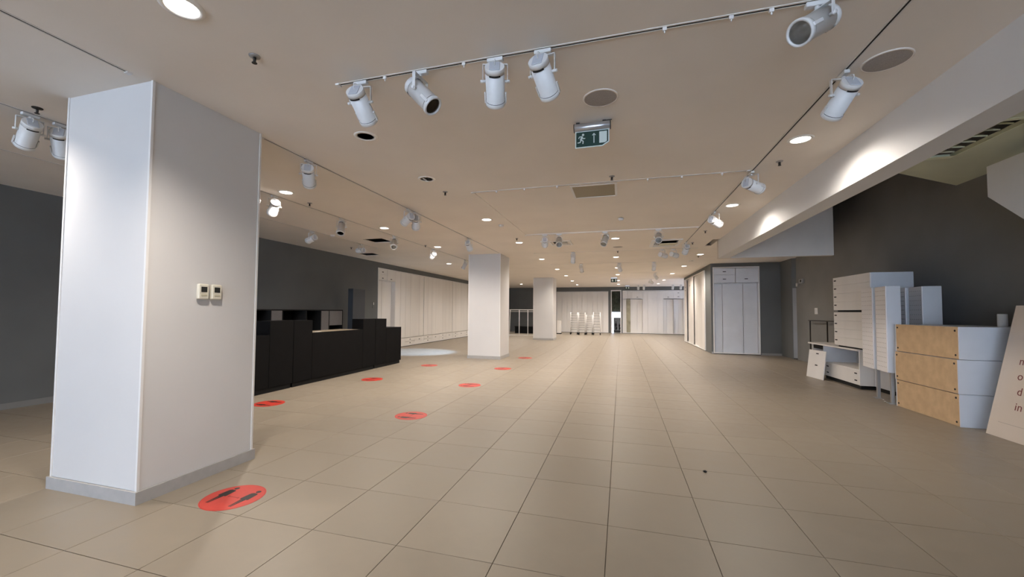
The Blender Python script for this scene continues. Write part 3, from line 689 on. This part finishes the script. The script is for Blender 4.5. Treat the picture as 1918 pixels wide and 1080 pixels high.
SP = [(-1.841, 2.54, 97, -29, 'white track spotlight at the left end of the front track, pointing away', 0),
      (-1.353, 2.54, -5, -47, 'white spotlight second from the left on the front track, reflector showing', 0),
      (-.80, 2.54, 105, -31, 'white spotlight third from the left on the front track, hanging upright', 0),
      (-.478, 2.54, 80, -27, 'white spotlight fourth on the front track, left of the round speaker and exit sign', 0),
      (1.03, 2.54, -147, -32, 'large white spotlight at the top right, its grey lens towards the camera', 0),
      (1.51, 3.361, 100, -32, 'white spotlight on the right track in front of the lit downlight', 1),
      (-3.39, 3.759, 125, -32, 'white spotlight just right of the near column top', 1),
      (-3.39, 6.024, 150, -19, 'tilted spotlight, left one of the pair on the track from the near column', 1),
      (-3.39, 6.279, 118, -30, 'upright spotlight, right one of the pair on the track from the near column', 1),
      (-3.39, 8.809, 95, -32, 'far spotlight on the track running back from the near column', 1),
      (-4.93, 4.802, 147, -32, 'spotlight lit white from above beside the glowing downlight right of the near column', 1),
      (-4.93, 4.42, 123, 11, 'spotlight half hidden by the right edge of the near column', 1),
      (-4.93, 6.315, -63, -60, 'spotlight over the cash desk with its lens facing down to the camera', 1),
      (-4.93, 8.132, -63, -45, 'small spotlight beside the square black ceiling opening', 1),
      (-6.35, 7.199, 165, -14, 'spotlight turned left under the ceiling above the dark left wall, nearer one', 1),
      (-6.35, 8.924, 160, 1, 'spotlight turned left under the ceiling above the dark left wall, farther one', 1),
      (-4.93, 10.138, 135, -19, 'bright white spotlight beside the lit downlight over the far cash desk', 1),
      (-4.93, 12.5, 180, -60, 'added spotlight body over the added cool patch of light on the floor left of the middle column', 1),  # added fixture, goes with the added cool lamp
      (-4.93, 2.196, 168, -38, 'large white spotlight at the left edge of the picture, below a sprinkler', 1),
      (-4.93, 2.40, 145, -36, 'white spotlight partly hidden by the left edge of the near column', 1),
      (-1.599, 8.80, 100, -21, 'grey-looking spotlight at the left end of the far cross track', 0),
      (-1.284, 8.80, -82, -38, 'spotlight second from the left on the far cross track, lens showing', 0),
      (-.316, 8.80, -108, -49, 'spotlight third on the far cross track, tilted with its lens to the left', 0),
      (.740, 8.80, -95, -34, 'spotlight on the far cross track in front of the open ceiling cassette', 0),
      (1.51, 5.469, 40, -10, 'white spotlight on the right track pointing right, before the second lit downlight', 1),
      (1.51, 7.497, 50, -12, 'spotlight glowing cream on the right track near the beam', 1),
      (1.51, 10.592, 97, -32, 'spotlight at the far end of the right track', 1),
      (1.065, 11.60, 50, -6, 'left one of two identical spotlights turned right past the ceiling cassette', 0),
      (1.343, 11.60, 50, -6, 'right one of two identical spotlights turned right past the ceiling cassette', 0),
      (1.069, 14.50, 90, -32, 'small upright spotlight alone on the short middle-distance track', 0),
      (-.050, 14.52, 73, -38, 'small spotlight left of centre on the middle-distance track', 0),
      (1.416, 18.40, 60, -30, 'small spotlight at the right end of the nearer white far track', 0),
      (1.453, 22.0, 48, -10, 'small spotlight at the right end of the farthest white track', 0),
      (-1.299, 11.60, 97, -49, 'upright spotlight on the track behind the far cross track, left of centre', 0),
      (-1.337, 14.52, 85, -40, 'small spotlight at the left of the middle-distance track', 0)]
for x, y, pan, tilt, lab, al in SP:
    spotlight(x, y, R_(pan), R_(tilt), lab, along=PI/2*al, small=y > 11, drop=.125 if (x == 1.03) else .165)

# far pendant spots against the dark header over the far closet
for x, l in ((1.03, 'tiny white spotlight before the far dark header, leftmost'), (1.35, 'tiny white spotlight before the far dark header, second from left'), (3.0, 'tiny white spotlight before the far dark header, third from left'), (3.45, 'tiny white spotlight before the far dark header, rightmost')):
    spotlight(x, 26.4, R_(90), R_(-40), l, small=True)

# ---------------------------------------------------------------- downlights, speakers, sprinklers, detectors
def downlight(x, y, lit, label):
    t = thing('downlight', label, 'downlight', (x, y, CZ), 0, 'round recessed downlights'); 
    obj('ring', MB().lathe([(.080, -.001), (.083, -.008), (.106, -.007), (.112, 0)], 28, None, False, False), M_RING, t)
    if lit: obj('lamp_disc', MB().lathe([(.081, -.002), (.078, -.0045)], 28), M_LAMPON, t)
    else:
        obj('reflector', MB().lathe([(.081, -.003), (.075, .0)], 28, None, False, True), mat('dark_reflector', (.21, .20, .175), .45), t)
        for dx in (() if y < 4 else (-.028, .028)): obj('lamp_tube', MB().bbox(dx-.013, dx+.013, -.055, .055, -.005, -.001, .002), M_PAPER if dx < 0 else M_SLOT, t)
LB = {(-2.36, 1.63): 'large lit downlight at the top edge left of centre', (1.69, 4.57): 'lit downlight beside the right track, nearest the beam', (-4.63, 4.71): 'lit downlight just right of the near column',
      (-4.66, 7.30): 'lit downlight over the cash desk', (-2.38, 7.10): 'lit downlight alone in the middle-left ceiling', (1.69, 7.12): 'lit downlight second along the right track',
      (-2.40, 9.69): 'lit downlight beside a sprinkler left of the far cross track', (-0.12, 9.66): 'lit downlight between the far cross-track spots', (-4.65, 9.82): 'lit downlight over the far end of the cash desk'}
def where(x, y):
    col = 'the left closet wall side' if x < -4 else ('the row along the right side' if x > 1 else ('the middle row' if x > -1 else 'the left-centre row'))
    dist = 'just past the cassette' if y < 14 else ('at middle distance' if y < 17.5 else ('far back' if y < 21.5 else ('very far back' if y < 24.3 else 'next to the end wall')))
    return 'small lit downlight in %s, %s' % (col, dist)
for x, y in LIT: downlight(x, y, True, LB.get((x, y), 'lit downlight in front of the near column, left of the picture' if y < 2 else where(x, y)))
for (x, y), l in zip(UNLIT, ('unlit downlight right below the left front-track spotlight', 'unlit downlight with two lamps showing, nearer the middle', 'unlit downlight in the right row past the cassette')): downlight(x, y, False, l)
for x, y, r, l in ((-.148, 3.257, .125, 'large round flush ceiling speaker above the exit sign'), (1.718, 3.279, .125, 'large round ceiling speaker at right above the lit downlight'), (-.075, 10.94, .125, 'round ceiling speaker in the distance near the watermark corner of the cross track')):
    t = thing('ceiling_speaker', l.replace(' near the watermark corner of the cross track', ' past the far cross track'), 'speaker', (x, y, CZ), 0, 'round ceiling speakers')
    obj('grille', MB().lathe([(r, -.006), (r*.6, -.009), (.01, -.010)], 32, None, False, True), M_SPEAK, t)
    obj('rim', MB().lathe([(r, -.001), (r, -.008), (r+.010, -.006), (r+.012, 0)], 32, None, False, False), M_CEIL, t)
for x, y, l in ((-2.349, 2.094, 'chrome sprinkler head right of the top left downlight'), (-4.743, 2.153, 'dark sprinkler head above the large spotlight at the left edge'), (-4.732, 5.29, 'sprinkler head above the cash desk'),
                (-2.397, 5.286, 'sprinkler head below the unlit two-lamp downlight'), (-.103, 5.215, 'sprinkler head above the ceiling grille'), (1.71, 5.181, 'sprinkler head near the right track and the lit downlight'),
                (1.684, 9.224, 'sprinkler head right of the far end of the right track'), (1.668, 10.703, 'sprinkler head at the end of the right track'), (-2.313, 9.107, 'sprinkler head beside the far left downlight'),
                (-4.843, 9.499, 'sprinkler head over the far end of the cash desk'), (-6.962, 9.338, 'sprinkler head near the dark left wall'), (-.081, 11.714, 'dark sprinkler head in the middle distance'), (2.225, 13.273, 'sprinkler head in the right row past the beam end')):
    t = thing('sprinkler', l, 'sprinkler', (x, y, CZ), 0, 'ceiling sprinklers')
    obj('escutcheon', MB().lathe([(.036, 0), (.034, -.006), (.016, -.010)], 16), M_DARK if x == -4.743 else M_STEEL, t)
    obj('stem', MB().cyl((0, 0, -.008), (0, 0, -.040), .009, 8).cyl((-.012, 0, -.012), (-.010, 0, -.045), .002, 5).cyl((.012, 0, -.012), (.010, 0, -.045), .002, 5), M_DARK, t)
    obj('deflector', MB().lathe([(.017, -.046), (.017, -.049)], 10), M_DARK, t)
for x, y, l in ((.005, 7.634, 'white smoke detector right of the ceiling grille'), (-2.252, 7.617, 'flat detector disc beside the middle-left downlight'), (-6.242, 7.702, 'white smoke detector above the dark left wall')):
    t = thing('smoke_detector', l, 'detector', (x, y, CZ), 0, 'round ceiling detectors')
    obj('base', MB().lathe([(.055, 0), (.055, -.012)], 18), M_TRIMM, t); obj('dome', MB().lathe([(.045, -.012), (.042, -.035), (.020, -.044)], 18), M_TRIMM, t)

# ceiling grille and cassettes
t = thing('ceiling_grille', 'beige rectangular ceiling grille in a white frame behind the exit sign', 'grille', (-.355, 5.83, CZ+.014))
obj('frame', MB().box(-.31, .31, -.31, -.28, -.012, 0).box(-.31, .31, .28, .31, -.012, 0).box(-.31, -.28, -.28, .28, -.012, 0).box(.28, .31, -.28, .28, -.012, 0), M_TRIMM, t)
obj('mesh', MB().box(-.28, .28, -.28, .28, -.006, -.002), M_MESHB, t)
t = thing('cassette_unit', 'open ceiling cassette with a tilted cream flap before the right track end', 'air conditioner', (1.04, 10.6, CZ))
obj('frame', MB().box(-.34, .34, -.5, -.42, -.02, 0).box(-.34, .34, .42, .5, -.02, 0).box(-.34, -.26, -.42, .42, -.02, 0).box(.26, .34, -.42, .42, -.02, 0), M_TRIMM, t)
obj('flap', MB().box(-.14, .25, -.42, .30, -.045, -.037, Matrix.Rotation(math.radians(5), 4, 'X')), mat('flap_cream', (.62, .58, .42), .5), t)
for k in range(5): obj('blade', MB().box(-.25+k*.03, -.24+k*.03, -.42, .42, -.014, -.004), M_TRIMM, t)
t = thing('cassette_unit', 'black open ceiling cassette behind the left spots of the far cross track', 'air conditioner', (-1.42, 9.98, CZ))
obj('frame', MB().box(-.27, .27, -.30, -.24, -.015, 0).box(-.27, .27, .24, .30, -.015, 0).box(-.27, -.22, -.24, .24, -.015, 0).box(.22, .27, -.24, .24, -.015, 0), M_TRIMM, t)
for k in range(5): obj('blade', MB().box(.03+k*.035, .045+k*.035, -.24, .24, -.012, -.003), M_TRIMM, t)

# ---------------------------------------------------------------- exit signs
t = thing('exit_sign', 'green exit sign with running figure, up arrow and door under a silver housing', 'sign', (-.24, 3.65, CZ))
obj('housing', MB().lathe([(.034, -.155), (.036, -.153), (.036, .153), (.034, .155)], 24, Matrix.Translation((0, 0, -.048)) @ Matrix.Rotation(PI/2, 4, 'Y')), M_SILVER, t)
obj('end_cap', MB().lathe([(.038, .155), (.038, .161)], 24, Matrix.Translation((0, 0, -.048)) @ Matrix.Rotation(PI/2, 4, 'Y')), M_DARK, t)
obj('end_cap', MB().lathe([(.038, -.161), (.038, -.155)], 24, Matrix.Translation((0, 0, -.048)) @ Matrix.Rotation(PI/2, 4, 'Y')), M_DARK, t)
obj('bracket', MB().box(-.14, -.11, -.01, .01, -.014, 0).box(.09, .12, -.01, .01, -.014, 0).box(.12, .17, -.004, .004, -.006, 0), M_DARK, t)
PX = Matrix.Translation((0, -.004, -.232)) @ Matrix.Rotation(PI/2, 4, 'X')   # x right, y up, z towards the camera
pn = obj('panel', MB().prism([(-.148, 0), (.09, 0), (.148, .035), (.148, .150), (-.148, .150)], -.004, .0, PX), M_GLOWW, t)
obj('green_field', MB().prism([(-.140, .009), (.087, .009), (.139, .040), (.139, .143), (-.140, .143)], .0, .0006, PX), M_GREEN, t)
sy = MB()
def seg(a, b, w):
    a = Vector(a); b = Vector(b); d = (b-a).normalized(); n = Vector((-d.y, d.x))*w/2
    sy.prism([tuple(a-n), tuple(b-n), tuple(b+n), tuple(a+n)], .0006, .0011, PX)
sy.lathe([(.0105, .0006), (.0105, .0011)], 12, PX @ Matrix.Translation((-.079, .117, 0)))
seg((-.088, .104), (-.098, .070), .017); seg((-.088, .103), (-.110, .101), .007); seg((-.110, .103), (-.118, .086), .007)
seg((-.086, .102), (-.078, .080), .007); seg((-.078, .081), (-.060, .085), .007)
seg((-.096, .072), (-.078, .060), .009); seg((-.078, .062), (-.081, .036), .009); seg((-.099, .070), (-.104, .050), .009); seg((-.104, .050), (-.128, .048), .008)
obj('running_figure', sy, M_GLOWW, t); sy = MB()
seg((.016, .036), (.016, .118), .007); seg((.016, .121), (.002, .104), .006); seg((.016, .121), (.030, .104), .006)
obj('up_arrow', sy, M_GLOWW, t); sy = MB()
sy.prism([(.062, .030), (.110, .030), (.128, .042), (.128, .132), (.062, .132)], .0006, .0011, PX)
obj('door_symbol', sy, M_GLOWW, t)
for x, y, l, s in ((-.32, 20.5, 'small dark exit sign hanging far back in the middle ceiling', .3), (.39, 26.9, 'tiny green exit sign above the far exit', .28)):
    t = thing('exit_sign', l, 'sign', (x, y, CZ))
    obj('housing', MB().bbox(-s/2, s/2, -.03, .03, -.07, 0, .01), M_SILVER, t); obj('panel', MB().box(-s/2, s/2, -.005, .005, -.24, -.07), M_GREEN, t)
    obj('running_figure', MB().box(-s*.35, -s*.1, -.007, -.005, -.20, -.10), M_GLOWW, t); obj('door_symbol', MB().box(s*.15, s*.4, -.007, -.005, -.21, -.09), M_GLOWW, t)
